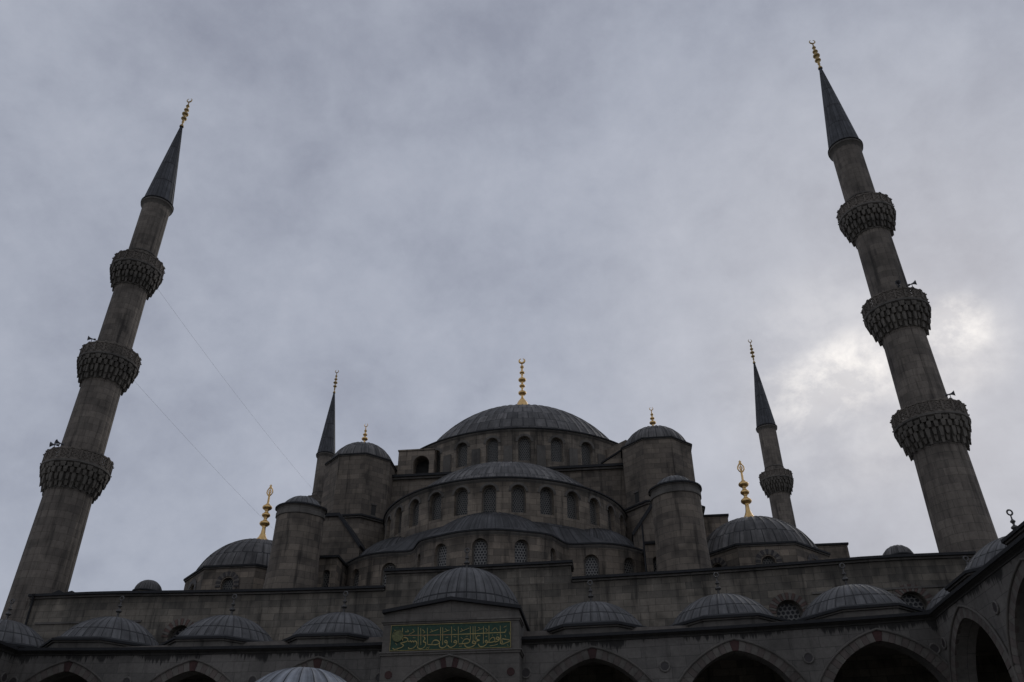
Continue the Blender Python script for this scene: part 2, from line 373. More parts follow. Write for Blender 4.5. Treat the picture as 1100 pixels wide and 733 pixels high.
def arch_ring(M, mp, curve, t, proud, mats_of, n, gap=.012, depth_in=0):
    """separate voussoirs along a curve of (u,z); each stone a wedge of thickness t standing proud of the wall"""
    L = [0]
    for a, b in zip(curve, curve[1:]): L.append(L[-1] + math.hypot(b[0] - a[0], b[1] - a[1]))
    def pt(s_):
        s_ = max(0, min(L[-1], s_))
        for i in range(len(L) - 1):
            if s_ <= L[i + 1] or i == len(L) - 2:
                k = (s_ - L[i]) / max(1e-9, L[i + 1] - L[i]); a, b = curve[i], curve[i + 1]
                tx, tz = b[0] - a[0], b[1] - a[1]; l = math.hypot(tx, tz)
                return a[0] + tx * k, a[1] + tz * k, -tz / l, tx / l
    for i in range(n):
        s0 = L[-1] * i / n + gap; s1 = L[-1] * (i + 1) / n - gap; m = mats_of(i, n)
        if m is None: continue
        a = pt(s0); b = pt(s1)
        q = [(a[0], a[1]), (b[0], b[1]), (b[0] + b[2] * t, b[1] + b[3] * t), (a[0] + a[2] * t, a[1] + a[3] * t)]
        fr = [mp(u, z, -proud) for u, z in q]; bk = [mp(u, z, depth_in) for u, z in q]
        M.face(fr, m)
        for k in range(4): M.face([fr[k], bk[k], bk[(k + 1) % 4], fr[(k + 1) % 4]], m)

def finial(parent, c, z, h, bulbs, bell, top='crescent', mat=None, neck=.016, name='finial', bh=.17, tt=.86):
    """turned finial standing at c=(x,y), z"""
    M = MB([mat or GOLD]); pr = [(bell, -.03), (bell * .97, 0), (bell * .72, bh * .22), (bell * .42, bh * .5), (bell * .26, bh * .8), (neck * 1.5, bh)]
    for t, r in bulbs:
        hh = r * .62
        pr += [(neck * 1.25, t - hh * 1.3), (neck * 1.6, t - hh * 1.05)]
        pr += [(max(neck, r * cos(a)), t + hh * sin(a)) for a in [R_(q) for q in (-70, -45, -20, 0, 20, 45, 70)]]
        pr += [(neck * 1.6, t + hh * 1.1), (neck, t + hh * 1.35)]
    last = bulbs[-1][0] + bulbs[-1][1] * .9
    pr += [(neck * .8, last), (neck * .7, tt), (0.0001, tt + .005)]
    M.revolve([(r * h, z + t_ * h) for r, t_ in pr], 20, c)
    rt = (1 - tt) / 2
    if top == 'crescent':
        P = [(c[0] + rt * h * .9 * cos(a), c[1], z + (tt + rt + rt * .9 * sin(a)) * h) for a in [R_(-250 + 320 * i / 20) for i in range(21)]]
        M.tube(P, lambda t: h * (.004 + .014 * sin(pi * t)), 6)
    elif top == 'ring':
        P = [(c[0] + rt * h * .75 * cos(a), c[1], z + (tt + rt * .8 + rt * .8 * sin(a)) * h) for a in [2 * pi * i / 20 for i in range(21)]]
        M.tube(P, h * .03, 6, closed=True)
    else:                                     # pierced leaf
        for s_ in (-1, 1):
            P = [(c[0] + s_ * w_ * h, c[1], z + q * h) for w_, q in ((.004, .8), (.03, .825), (.048, .86), (.042, .9), (.02, .935), (.004, .965), (.012, .985))]
            M.tube(P, h * .011, 6)
        M.tube([(c[0], c[1], z + q * h) for q in (.8, .87, .93, 1.0)], h * .008, 6)
        P = [(c[0] + h * .02 * cos(a), c[1], z + (.875 + .025 * sin(a)) * h) for a in [2 * pi * i / 12 for i in range(13)]]
        M.tube(P, h * .007, 6, closed=True)
    return M.build(name, parent)
def ngon(c, r, n, rot=0): return [(c[0] + r * cos(rot + 2 * pi * i / n), c[1] + r * sin(rot + 2 * pi * i / n)) for i in range(n)]
OCT = pi / 8
CAL = [(0.03,[(-2.42,11.94),(0.03,11.9)]),(0.03,[(-0.06,11.9),(2.37,11.93),(2.54,11.93),(2.63,11.97),(2.65,12.08)]),(0.026,[(-2.45,12.33),(-2.43,11.95)]),(0.026,[(-1.67,12.35),(-1.62,11.4)]),(0.026,[(-1.54,12.29),(-1.49,11.42)]),(0.026,[(-1.21,12.29),(-1.16,11.44)]),(0.026,[(-0.56,12.29),(-0.53,11.61)]),(0.026,[(-0.45,12.28),(-0.42,11.39)]),(0.026,[(-0.01,12.3),(0.01,11.51)]),(0.026,[(0.32,12.29),(0.34,11.48)]),(0.026,[(0.91,12.29),(0.93,11.6)]),(0.026,[(1.04,12.29),(1.06,11.57)]),(0.026,[(1.14,12.29),(1.16,11.62)]),(0.026,[(1.55,12.27),(1.56,11.41)]),(0.026,[(1.82,12.29),(1.83,11.54)]),(0.026,[(2.37,12.27),(2.38,11.36)]),(0.022,[(-2.11,11.98),(-1.97,12.05),(-1.83,12.13)]),(0.022,[(-1.09,12.05),(-0.66,12.19)]),(0.022,[(-0.41,12.04),(-0.1,12.14)]),(0.022,[(-2.3,12.12),(-2.14,12.12),(-2.19,12.22)]),(0.022,[(-2.84,12.23),(-2.72,12.17),(-2.56,12.22)]),(0.022,[(-1.45,12.2),(-1.32,12.06),(-1.41,12.03)]),(0.022,[(-1.95,12.25),(-1.86,12.17)]),(0.022,[(-1.04,12.22),(-0.94,12.1)]),(0.022,[(-0.33,12.22),(-0.21,12.12)]),(0.022,[(-2.76,11.57),(-2.66,11.46)]),(0.022,[(-1.9,11.81),(-1.78,11.8)]),(0.022,[(-0.85,11.9),(-0.73,11.9)]),(0.022,[(-0.29,11.77),(-0.17,11.77)]),(0.022,[(-1.23,11.23),(-1.14,11.31)]),(0.022,[(-1.13,11.2),(-1.07,11.33)]),(0.022,[(-1.43,11.84),(-1.31,11.89)]),(0.022,[(0.41,12.03),(0.86,12.2)]),(0.022,[(1.21,12.05),(1.51,12.16)]),(0.022,[(1.96,12.04),(2.13,12.2)]),(0.022,[(0.45,12.2),(0.54,12.11)]),(0.022,[(0.1,12.18),(0.19,12.09)]),(0.022,[(1.29,12.23),(1.38,12.17)]),(0.022,[(1.64,12.16),(1.75,12.07),(1.67,12.0)]),(0.022,[(2.16,12.17),(2.25,12.03)]),(0.022,[(2.54,12.18),(2.68,12.25)]),(0.022,[(0.46,11.75),(0.55,11.66)]),(0.022,[(0.7,11.78),(0.81,11.79)]),(0.022,[(0.11,11.79),(0.23,11.78)]),(0.022,[(1.65,11.74),(1.74,11.75)]),(0.022,[(1.86,11.28),(2.08,11.3),(2.26,11.36)]),(0.022,[(2.6,11.79),(2.65,11.68)]),(0.022,[(2.21,11.82),(2.27,11.83)]),(0.022,[(1.98,11.8),(2.02,11.81)]),(0.022,[(0.39,11.3),(0.51,11.31)]),(0.022,[(2.71,11.32),(2.76,11.24)]),(0.022,[(2.81,11.95),(2.83,11.81)]),(0.035,[(-2.4,11.68),(-2.4,11.78),(-2.31,11.83),(-2.19,11.79),(-2.14,11.7),(-2.19,11.63),(-2.33,11.59),(-2.48,11.55),(-2.39,11.48),(-2.34,11.42),(-2.42,11.34),(-2.56,11.29),(-2.76,11.24),(-2.87,11.31)]),(0.035,[(-2.13,11.65),(-2.06,11.61),(-2.02,11.66),(-1.95,11.59),(-1.9,11.65),(-1.84,11.58),(-1.8,11.65)]),(0.035,[(-1.8,11.65),(-1.7,11.57),(-1.71,11.43),(-1.86,11.28),(-2.03,11.25),(-2.1,11.32)]),(0.035,[(-1.64,11.4),(-1.63,11.29),(-1.48,11.24),(-1.31,11.32),(-1.25,11.47),(-1.28,11.55),(-1.36,11.58),(-1.37,11.65),(-1.3,11.72),(-1.34,11.82)]),(0.035,[(-1.14,11.44),(-0.94,11.43),(-0.71,11.43),(-0.58,11.52),(-0.69,11.64),(-0.85,11.64),(-0.94,11.53),(-0.95,11.44)]),(0.035,[(-0.58,11.52),(-0.57,11.33),(-0.44,11.25),(-0.28,11.31),(-0.21,11.44),(-0.21,11.56),(-0.28,11.62),(-0.34,11.55),(-0.23,11.49)]),(0.035,[(-0.18,11.38),(-0.09,11.28),(0.04,11.26)]),(0.035,[(-0.04,11.24),(0.13,11.32),(0.26,11.45),(0.24,11.56),(0.17,11.6),(0.12,11.52),(0.24,11.48)]),(0.035,[(0.36,11.42),(0.59,11.43),(0.83,11.46),(0.9,11.57),(0.79,11.66),(0.63,11.62),(0.53,11.47)]),(0.035,[(0.66,11.44),(0.68,11.31),(0.83,11.23),(1.05,11.28),(1.19,11.41),(1.16,11.5),(1.05,11.54),(1.04,11.44),(1.18,11.41)]),(0.035,[(1.4,11.8),(1.27,11.79),(1.22,11.7),(1.26,11.61),(1.37,11.57),(1.22,11.53)]),(0.035,[(1.32,11.39),(1.37,11.28),(1.51,11.24),(1.68,11.33),(1.75,11.45),(1.71,11.55),(1.64,11.51),(1.7,11.44)]),(0.035,[(1.77,11.46),(1.97,11.45),(2.11,11.52),(2.08,11.67),(1.97,11.68),(1.85,11.54),(1.83,11.46)]),(0.035,[(2.11,11.45),(2.31,11.53),(2.31,11.66),(2.21,11.7),(2.19,11.61),(2.31,11.57)]),(0.035,[(2.4,11.8),(2.39,11.44),(2.48,11.35),(2.66,11.41),(2.86,11.51),(2.63,11.58),(2.45,11.59),(2.49,11.41)])]
# ================================================================== ground
M = MB([EARTH]); M.face([(-1500, -1500, 0), (1500, -1500, 0), (1500, 1500, 0), (-1500, 1500, 0)])
M.build('ground', kind='structure')
M = MB([PAVE]); M.face([(-23, -58, .004), (23, -58, .004), (23, -7, .004), (-23, -7, .004)])
M.build('courtyard_pavement', kind='structure')

# ================================================================== prayer hall
hall = thing('prayer_hall', 'great grey stone prayer hall with cascading lead domes above the arcade', 'mosque', (0, 24, 0))
WY = -1.2
# front wall with two arched windows near the right and one by the left dome
def mfront(y0): return lambda u, z, d: (u, y0 + d, z)
mp = mfront(WY)
wops = [round_open(u, .72, 13.0, 15.0, 8) for u in (-17.9, 17.6, 24.3)]
M = MB([S_WALL, L_EDGE, S_TRIM, S_WALL2])
wall(M, mp, -28.2, 28.2, 0, 16.75, wops, .5, 3)
M.box(-5.55, 5.55, WY + .004, WY + 1.3, 16.751, 17.75, 3)
M.box(-28.2, 28.2, WY + .55, 49, 0, 16.74)
wl = M.build('wall', hall)
for op in wops:
    uc, zb, sm = op
    window(mp, op, .45, hall, [LATT, S_TRIM, S_BRICK, S_PALE], hood=([(uc + d * 1.02, t) for d, t in sm], .4, .05, lambda i, n: 2 + i % 2, 17))
M = MB([S_TRIM, L_EDGE])                                   # copings: a stone roll with a dark lead capping
def coping(M, x0, x1, y0, y1, z):
    n = max(1, int((x1 - x0) / 2))
    for i in range(n):
        a, b = x0 + (x1 - x0) * i / n, x0 + (x1 - x0) * (i + 1) / n
        M.box(a, b, y0 - .1, y1, z, z + .12, 0); M.box(a - (.03 if i == 0 else 0), b + (.03 if i == n - 1 else 0), y0 - .24, y1, z + .121, z + .27, 1)
coping(M, -28.25, -5.62, WY, WY + 1.2, 16.77); coping(M, 5.62, 28.25, WY, WY + 1.2, 16.77)
coping(M, -5.65, 5.65, WY, WY + 1.32, 17.77)
M.build('coping', hall)
M = MB([L_FLAT]); M.box(-28.1, 28.1, 0.05, 49, 16.75, 16.9); M.build('roof_deck', hall)
for a, b in ((-27.4, -20.5), (19, 27.4)):
    M = MB([S_TRIM]); M.box(a, b, WY - .07, WY, 15.2, 15.32); M.build('string_course', hall)

# --- exedra (lowest curved) wall: three scallops
def arc(cx, cy, r, a0, a1, n): return [(cx + r * sin(R_(a0 + (a1 - a0) * i / n)), cy - r * cos(R_(a0 + (a1 - a0) * i / n))) for i in range(n + 1)]
path = [(-11.6, 6.4)] + arc(-6.6, 7.5, 4.1, -64, 22, 14) + arc(0, 4.7, 5.3, -56, 56, 22) + arc(6.6, 7.5, 4.1, -22, 64, 14) + [(11.6, 6.4)]
def resample(P, n):
    L = [0]
    for a, b in zip(P, P[1:]): L.append(L[-1] + math.hypot(b[0] - a[0], b[1] - a[1]))
    Q = []; i = 0
    for k in range(n + 1):
        t = L[-1] * k / n
        while i < len(P) - 2 and L[i + 1] < t: i += 1
        f = (t - L[i]) / max(1e-9, L[i + 1] - L[i]); Q.append((P[i][0] + (P[i + 1][0] - P[i][0]) * f, P[i][1] + (P[i + 1][1] - P[i][1]) * f))
    return Q
path = resample(path, 90)
for _ in range(9): path = [path[0]] + [tuple((a[j] + 2 * b[j] + c_[j]) / 4 for j in (0, 1)) for a, b, c_ in zip(path, path[1:], path[2:])] + [path[-1]]
PL = [0]
for a, b in zip(path, path[1:]): PL.append(PL[-1] + math.hypot(b[0] - a[0], b[1] - a[1]))
def mpath(u, z, d, off=0):
    u = max(0, min(PL[-1], u))
    for i in range(len(PL) - 1):
        if u <= PL[i + 1] or i == len(PL) - 2:
            k = (u - PL[i]) / (PL[i + 1] - PL[i]); a, b = path[i], path[i + 1]; tx, ty = b[0] - a[0], b[1] - a[1]; l = math.hypot(tx, ty)
            return (a[0] + tx * k - ty / l * d, a[1] + ty * k + tx / l * d, z)
def u_at(x, side=None):
    best = min(range(2000), key=lambda i: abs(mpath(PL[-1] * i / 2000, 0, 0)[0] - x)); return PL[-1] * best / 2000
eops = [round_open(u_at(x), .5, 18.3, 20.0) for x in (-2.6, 0, 2.55)] + [round_open(u_at(x), .5, 18.0, 19.8) for x in (-9.3, -6.7, 6.7, 9.2)] + [round_open(u_at(x), .32, 18.5, 19.75) for x in (-4.35, 4.35)]
M = MB([S_H20])
wall(M, mpath, 0, PL[-1], 16.8, 20.45, eops, .35, .5)
ew = M.build('exedra_wall', hall)
for op in eops: window(mpath, op, .3, ew, [GRILLE_L, S_TRIM])
def strip_cornice(M, mpf, u0, u1, z, n, out=.15, h=.1, mat=0, mat2=1, inn=.45):
    """a moulded eave running along a mapped wall: stone roll + lead edge"""
    prof = [(0, z - .22), (-out * .5, z - .1), (-out * .55, z), (-out, z), (-out, z + h), (inn, z + h + .04)]
    P = []; U = []; L = 0
    for i in range(n + 1):
        u = u0 + (u1 - u0) * i / n; P.append([mpf(u, zz_, d) for d, zz_ in prof]); U.append([(u, zz_) for d, zz_ in prof])
    A = [r[:3] for r in P]; B = [r[2:] for r in P]
    M.grid(A, [r[:3] for r in U], mat); M.grid(B, [r[2:] for r in U], mat2)
M = MB([S_TRIM, L_EDGE]); strip_cornice(M, mpath, 0, PL[-1], 20.45, 110); M.build('cornice', hall)
SC_ = (0, 12.5)
# exedra quarter domes and the lead apron behind them
M = MB([L_FLAT]); M.dome((0, 4.9), 20.55, 4.95, 2.55, 26, -pi, 0, rib=.045); M.build('exedra_roof', hall)
for sx in (-1, 1):
    M = MB([L_FLAT]); M.dome((sx * 6.7, 7.7), 20.55, 3.75, 2.3, 20, -pi, 0, rib=.045); M.build('exedra_roof', hall)
M = MB([L_FLAT]); P = []; U = []
for i, (x, y) in enumerate([(-12.0, 9.0)] + path + [(12.0, 9.0)]):
    a = atan2(x, 12.5 - y); q = Vector((x, y)); e_ = Vector((9.3 * sin(a), 12.5 - 9.3 * cos(a)))
    if (q - Vector(SC_)).length < 9.3: e_ = q
    row = []
    for k in range(5):
        f = k / 4; p = q.lerp(e_, f); row.append((p.x, p.y, 20.56 + 1.75 * f ** 1.1))
    P.append(row); U.append([(i / 3 + .01, k * .7) for k in range(5)])
M.grid(P, U, 0, True)
M.build('apron_roof', hall)

# --- semi-dome drum with its ring of windows
SC = (0, 12.5)
def marc(c, r): return lambda u, z, d: (c[0] + (r - d) * sin(u / r), c[1] - (r - d) * cos(u / r), z)
mp = marc(SC, 9.35); st = R_(12.3) * 9.35
sops = [round_open(k * st, .5, 22.85, 24.85) for k in range(-7, 8)]
M = MB([S_H25]); wall(M, mp, -9.35 * R_(98), 9.35 * R_(98), 20.4, 25.3, sops, .45, .5)
sdm = M.build('semi_dome_drum', hall)
for op in sops:
    window(mp, op, .38, sdm, [GRILLE, S_TRIM], frame=.1, fd=.08, hood=([(op[0] + d * 1.05, t + .03) for d, t in op[2]], .16, .05, lambda i, n: 1, 9, 0))
M = MB([S_TRIM, L_EDGE]); strip_cornice(M, mp, -9.35 * R_(98), 9.35 * R_(98), 25.3, 90, .2, inn=1.1); M.build('cornice', hall)
M = MB([L_BIG]); M.dome(SC, 25.46, 8.45, 4.4, 44, -pi, 0, rib=.05); M.build('semi_dome', hall)
# other three sides (plain lead half domes, lower, behind the towers)
M = MB([L_BIG]); M.dome((0, 36.3), 25.46, 8.45, 4.4, 44, 0, pi, rib=.04); M.build('semi_dome', hall)
for s, a0 in ((1, -pi / 2), (-1, pi / 2)):
    M = MB([L_BIG, S_HALL]); M.dome((s * 12, 25.2), 21.8, 6.8, 3.4, 40, a0, a0 + pi, rib=.04); M.revolve([(6.8, 16.8), (6.8, 21.8)], 40, (s * 12, 25.2), a0, a0 + pi, 1); M.build('semi_dome', hall)

# --- square base under the main drum
M = MB([S_TOWER, L_EDGE, S_TRIM])
M.box(-12.4, 12.4, 12.9, 36.2, 16.8, 29.95)
M.box(-12.5, 12.5, 12.7, 36.4, 29.951, 30.12, 2); M.box(-12.6, 12.6, 12.55, 36.5, 30.121, 30.32, 1)
M.build('base_block', hall)

# --- main drum
DC = (.2, 24.4); DR = 12.1
mp = marc(DC, DR); st = 2 * pi * DR / 28
dops = [round_open((k + .5) * st, .53, 30.9, 33.1) for k in range(-14, 14)]
M = MB([S_H33, S_TRIM]); wall(M, mp, -pi * DR, pi * DR, 30.2, 33.75, dops, .4, .5)
for k in range(-14, 15):                                   # low pads between the windows
    u = k * st; a = u / DR; t = Vector((cos(a), sin(a), 0)); n = Vector((sin(a), -cos(a), 0)); o = Vector(mp(u, 31.2, 0))
    M.obox(o + n * .06, t * .36, n * .12, Vector((0, 0, 1.0)), 1)
drum = M.build('main_drum', hall)
for op in dops:
    if abs(op[0] / DR) < 2: window(mp, op, .34, drum, [GRILLE, S_TRIM], hood=([(op[0] + d * 1.05, t + .03) for d, t in op[2]], .2, .05, lambda i, n: 1, 9, 0))
M = MB([S_TRIM, L_EDGE]); strip_cornice(M, mp, -pi * DR, pi * DR, 33.75, 160, .22, inn=1.8); M.build('cornice', hall)
M = MB([L_BIG]); M.dome(DC, 33.92, 10.55, 7.25, 60, rib=.055, rings=22); md = M.build('main_dome', hall)
finial(md, DC, 41.05, 7.25, [(.42, .058), (.535, .042), (.635, .056), (.755, .037), (.85, .028)], .25, bh=.34, tt=.915, neck=.012)

# --- flying buttress blocks against the drum
M = MB([S_HALL, L_EDGE]); M.prism_xz([(7.8, 30.32), (9.7, 30.32), (9.7, 31.85), (7.8, 30.62)], 13.25, 14.0, 0); M.prism_xz([(7.7, 30.62), (9.72, 31.87), (9.72, 32.0), (7.7, 30.75)], 13.15, 14.1, 1); M.build('raking_coping', hall)
for sx in (1,):
    k_ = sqrt(.5)
    def mpb(u, z, d, sx=sx): return (sx * (u * k_ - (.75 - d) * k_) + .1, 24.4 - u * k_ - (.75 - d) * k_, z)
    M = MB([S_HALL, L_EDGE, DARKIN]); u0, u1 = 11.6, 14.6
    op = round_open(13.3, .62, 30.35, 32.0)
    wall(M, mpb, u0, u1, 30.3, 32.85, [op], 1.2, 3)
    M.face([mpb(u, z, 1.22) for u, z in ((12.5, 30.3), (14.1, 30.3), (14.1, 32.2), (12.5, 32.2))], 2)  # dark sheet painted as the shade within the arch
    M.face([mpb(u1, z, d) for z, d in ((30.3, 0), (32.85, 0), (32.85, 1.5), (30.3, 1.5))])
    M.face([mpb(u0, 32.85, 0), mpb(u1, 32.85, 0), mpb(u1, 32.85, 1.5), mpb(u0, 33.3, 1.5)])
    M.face([mpb(u, z, 1.5) for u, z in ((u0, 30.3), (u1, 30.3), (u1, 32.85), (u0, 32.85))])
    P_ = [(u1, 30.3), (16.3, 30.3), (16.3, 31.2), (u1, 32.0)]
    for d in (.1, 1.4): M.face([mpb(u, z, d) for u, z in P_])
    M.face([mpb(u1, 32.0, .05), mpb(16.3, 31.2, .05), mpb(16.3, 31.2, 1.45), mpb(u1, 32.0, 1.45)], 1)
    M.build('buttress', hall)

M = MB([S_HALL, L_EDGE, DARKIN])
x0, x1 = -9.3, -6.2; op = round_open(-7.3, .68, 30.4, 32.3)
wall(M, mfront(13.35), x0, x1, 30.3, 32.8, [op], 1.1, 3)
M.face([(-8.1, 14.43, 30.3), (-6.5, 14.43, 30.3), (-6.5, 14.43, 32.4), (-8.1, 14.43, 32.4)], 2)  # near-black backing, shade of the arched opening put into colour
for x in (x0, x1): M.face([(x, 13.35, 30.3), (x, 17.5, 30.3), (x, 17.5, 33.2), (x, 13.35, 32.8)])
M.box(x0 - .06, x1 + .04, 13.28, 14.4, 32.802, 32.92, 0)
M.face([(x0, 13.35, 32.8), (x1, 13.35, 32.8), (x1, 17.5, 33.2), (x0, 17.5, 33.2)], 0)
M.box(-10.6, x0 - .003, 13.6, 15.2, 30.32, 31.35, 0); M.box(-9.95, x0 - .003, 13.7, 15.2, 31.352, 31.7, 0)
M.build('buttress', hall)

# --- four octagonal weight towers
for sx in (-1, 1):
    for ty in (12.7, 36.1):
        c = (sx * 12.2, ty)
        M = MB([S_TOWER, S_TRIM, L_EDGE])
        M.prism(ngon(c, 3.15, 8, OCT), 16.8, 25.6); M.prism(ngon(c, 3.3, 8, OCT), 25.601, 25.72, 1); M.prism(ngon(c, 3.42, 8, OCT), 25.721, 25.85, 2, 2)
        M.prism(ngon(c, 2.92, 8, OCT), 25.851, 31.0); M.prism(ngon(c, 2.98, 8, OCT), 31.001, 31.08, 1); M.prism(ngon(c, 3.06, 8, OCT), 31.081, 31.18, 2)
        tw = M.build('weight_tower', hall)
        if ty < 20:                                        # small window low on the inner diagonal face
            n_ = Vector((-sx, -1, 0)).normalized(); t_ = Vector((1, -sx, 0)).normalized(); o_ = Vector((*c, 26.55)) + n_ * 2.7
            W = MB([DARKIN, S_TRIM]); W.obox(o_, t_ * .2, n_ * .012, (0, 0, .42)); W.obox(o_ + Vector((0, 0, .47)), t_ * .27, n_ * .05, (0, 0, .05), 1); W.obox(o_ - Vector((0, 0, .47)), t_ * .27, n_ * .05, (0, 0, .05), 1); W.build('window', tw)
        K = MB([L_BIG]); K.dome(c, 31.18, 2.68, 2.05, 26, rib=.045); K.build('tower_dome', tw)
        finial(tw, c, 33.08, 2.25, [(.34, .12), (.52, .085), (.68, .055)], .17, 'crescent', neck=.025)
    # stepped shoulder in front of the tower
    M = MB([S_TOWER, L_EDGE])
    pts = [(9.6, 16.8), (14.3, 16.8), (14.3, 24.3), (11.35, 24.3), (9.6, 21.9)]
    rim = [(9.5, 21.95), (9.6, 21.78), (11.4, 24.2), (14.4, 24.2), (14.4, 24.45), (11.3, 24.45)]
    if sx < 0: pts = [(-x, z) for x, z in reversed(pts)]; rim = [(-x, z) for x, z in reversed(rim)]
    M.prism_xz(pts, 5.9, 10.2); M.prism_xz(rim, 5.75, 10.1, 1)
    M.build('raking_buttress', hall)
    # low shoulder wall with two slit windows beside the round tower
    x0, x1 = (10.2, 12.6) if sx > 0 else (-12.6, -10.2)
    M = MB([S_HALL, L_EDGE]); ops = [round_open((x0 + x1) / 2 + q, .24, 17.8, 19.4) for q in (-.55, .55)]
    wall(M, mfront(3.2), x0, x1, 16.8, 20.2, ops, .3, 3); M.box(x0, x1, 3.6, 6.5, 16.8, 20.2)
    for x in (x0, x1): M.face([(x, 3.2, 16.8), (x, 3.6, 16.8), (x, 3.6, 20.2), (x, 3.2, 20.2)])
    M.box(x0 - .1, x1 + .1, 3.05, 6.5, 20.201, 20.36, 1)
    sh = M.build('shoulder_wall', hall)
    for op in ops: window(mfront(3.2), op, .28, sh, [GRILLE, S_TRIM], frame=.05)
    # round stair tower
    c = (sx * 12.3, .95)
    M = MB([S_TOWER, S_TRIM, L_EDGE])
    M.revolve([(1.78, 16.8), (1.74, 17.1), (1.64, 17.9), (1.56, 19.5), (1.53, 22.2)], 40, c)
    M.revolve([(1.53, 22.2), (1.6, 22.24), (1.6, 22.5), (1.53, 22.54), (1.55, 22.7), (1.64, 22.8)], 40, c, mat=1, smooth=False)
    M.revolve([(1.64, 22.8), (1.7, 22.8), (1.7, 22.9), (1.3, 23.0)], 40, c, mat=2, smooth=False)
    rt = M.build('round_tower', hall)
    K = MB([L_SMALL]); K.dome(c, 22.95, 1.32, .85, 20, rib=.03); K.build('cupola', rt)
M = MB([L_EDGE]); M.tube([(10.05, 1.4, 20.9), (10.05, 1.38, 17)], .06); M.build('drain_pipe', hall)
M = MB([L_EDGE]); M.tube([(-27.9, WY - .32, 17.0), (-27.95, WY - .1, 16.6), (-27.95, WY - .09, 14.9), (-27.2, WY - .09, 13.6)], .07); M.build('drain_pipe', hall)
M = MB([L_EDGE]); M.prism_xz([(-27.9, 17.05), (-25.9, 17.05), (-26.0, 17.42), (-26.5, 17.3), (-26.9, 17.5), (-27.4, 17.28)], -.6, .4); M.build('flashing', hall)

# --- corner domes
for sx in (-1, 1):
    c = (sx * 17.9, 8.2)
    M = MB([S_HALL, S_TRIM, L_EDGE]); rr = 4.75; ap = rr * cos(OCT); half = rr * sin(OCT)
    rots = [R_(45 * k) for k in range(8)]
    allw = []
    for k in range(8):
        a = R_(45 * k)
        def mpk(u, z, d, a=a): 
            n = (sin(a), -cos(a)); t = (cos(a), sin(a)); return (c[0] + n[0] * (ap - d) + t[0] * u, c[1] + n[1] * (ap - d) + t[1] * u, z)
        op = round_open(0, .42, 18.35, 19.35, 6)
        wall(M, mpk, -half, half, 16.8, 19.98, [op], .3, 4); allw.append((mpk, op))
    M.prism(ngon(c, rr + .08, 8, OCT), 19.981, 20.08, 1); M.prism(ngon(c, rr + .16, 8, OCT), 20.081, 20.2, 2)
    cdm = M.build('corner_drum', hall)
    for k, (mpk, op) in enumerate(allw):
        window(mpk, op, .28, cdm, [GRILLE, S_TRIM, S_DARK, S_PALE], frame=.05, hood=([(d * 1.15, t + .08) for d, t in [(-.42, 18.6)] + list(op[2]) + [(.42, 18.6)]], .34, .05, lambda i, n: 2 + i % 2, 17, .01))
    K = MB([L_BIG]); K.dome(c, 20.15, 4.33, 3.2, 34, rib=.055); cdd = K.build('corner_dome', hall)
    finial(cdd, c, 23.27, 4.75, [(.33, .082), (.47, .068), (.60, .078)], .15, 'leaf', neck=.022, bh=.2)
# --- small stair cupolas on the wall, stone piers beside the right corner dome
for (x, y, r, z) in ((-21.95, 1.2, .87, 17.0), (24.9, 1.2, .98, 17.0)):
    M = MB([S_HALL, L_BIG, L_EDGE]); M.revolve([(r, 16.8), (r, z + .62)], 28, (x, y)); M.revolve([(r, z + .62), (r + .08, z + .62), (r + .08, z + .72), (r, z + .74)], 28, (x, y), mat=2)
    M.dome((x, y), z + .7, r, r * .92, 16, mat=1, rib=.015); M.build('stair_cupola', hall)
for (x0, x1, y0, y1, z) in ((15.95, 18.2, 20, 25, 28.3), (24.6, 27.5, 20, 26, 25.35), (-18.2, -15.95, 20, 25, 28.3), (-27.5, -24.6, 20, 26, 25.35)):
    if z > 26 or x0 > 0:
        M = MB([S_HALL, L_EDGE]); M.box(x0, x1, y0, y1, 16.8, z); M.box(x0 - .1, x1 + .1, y0 - .12, y1 + .1, z + .001, z + .16, 1); M.build('side_pier', hall)

# ================================================================== minarets
mn = thing('minaret', 'tall stone minaret at the left end of the hall wall with three balconies', 'minaret', (0, 0, 0), 'minarets round the mosque')
NF = 18
fl = lambda a: 1 + .035 * abs(cos(a * NF / 2)) ** .5
M = MB([S_MIN, S_TRIM])
M.revolve([(1.95, 0), (1.95, 9.5)], 12, mat=0, smooth=False); M.revolve([(1.95, 9.5), (1.72, 12.1)], 12, smooth=False)
for a, b in (((1.66, 12.0), (1.47, 24.5)), ((1.40, 25.6), (1.31, 33.1)), ((1.22, 34.2), (1.17, 41.9)), ((1.09, 43), (1.06, 50.1))):
    n = 6; M.revolve([(a[0] + (b[0] - a[0]) * i / n, a[1] + (b[1] - a[1]) * i / n) for i in range(n + 1)], 144, fl=fl, smooth=False, ur=1.6)
for r, z in ((1.52, 24.15), (1.37, 32.75), (1.23, 41.4), (1.13, 44.9)):
    M.revolve([(r - .05, z - .1), (r + .03, z - .04), (r + .03, z + .06), (r - .05, z + .12)], 48, mat=1, smooth=False)
M.revolve([(1.07, 49.9), (1.16, 50.1), (1.24, 50.22), (1.29, 50.26), (1.29, 50.4), (1.2, 50.46)], 48, mat=1, smooth=False)
shaft = M.build('shaft', mn)
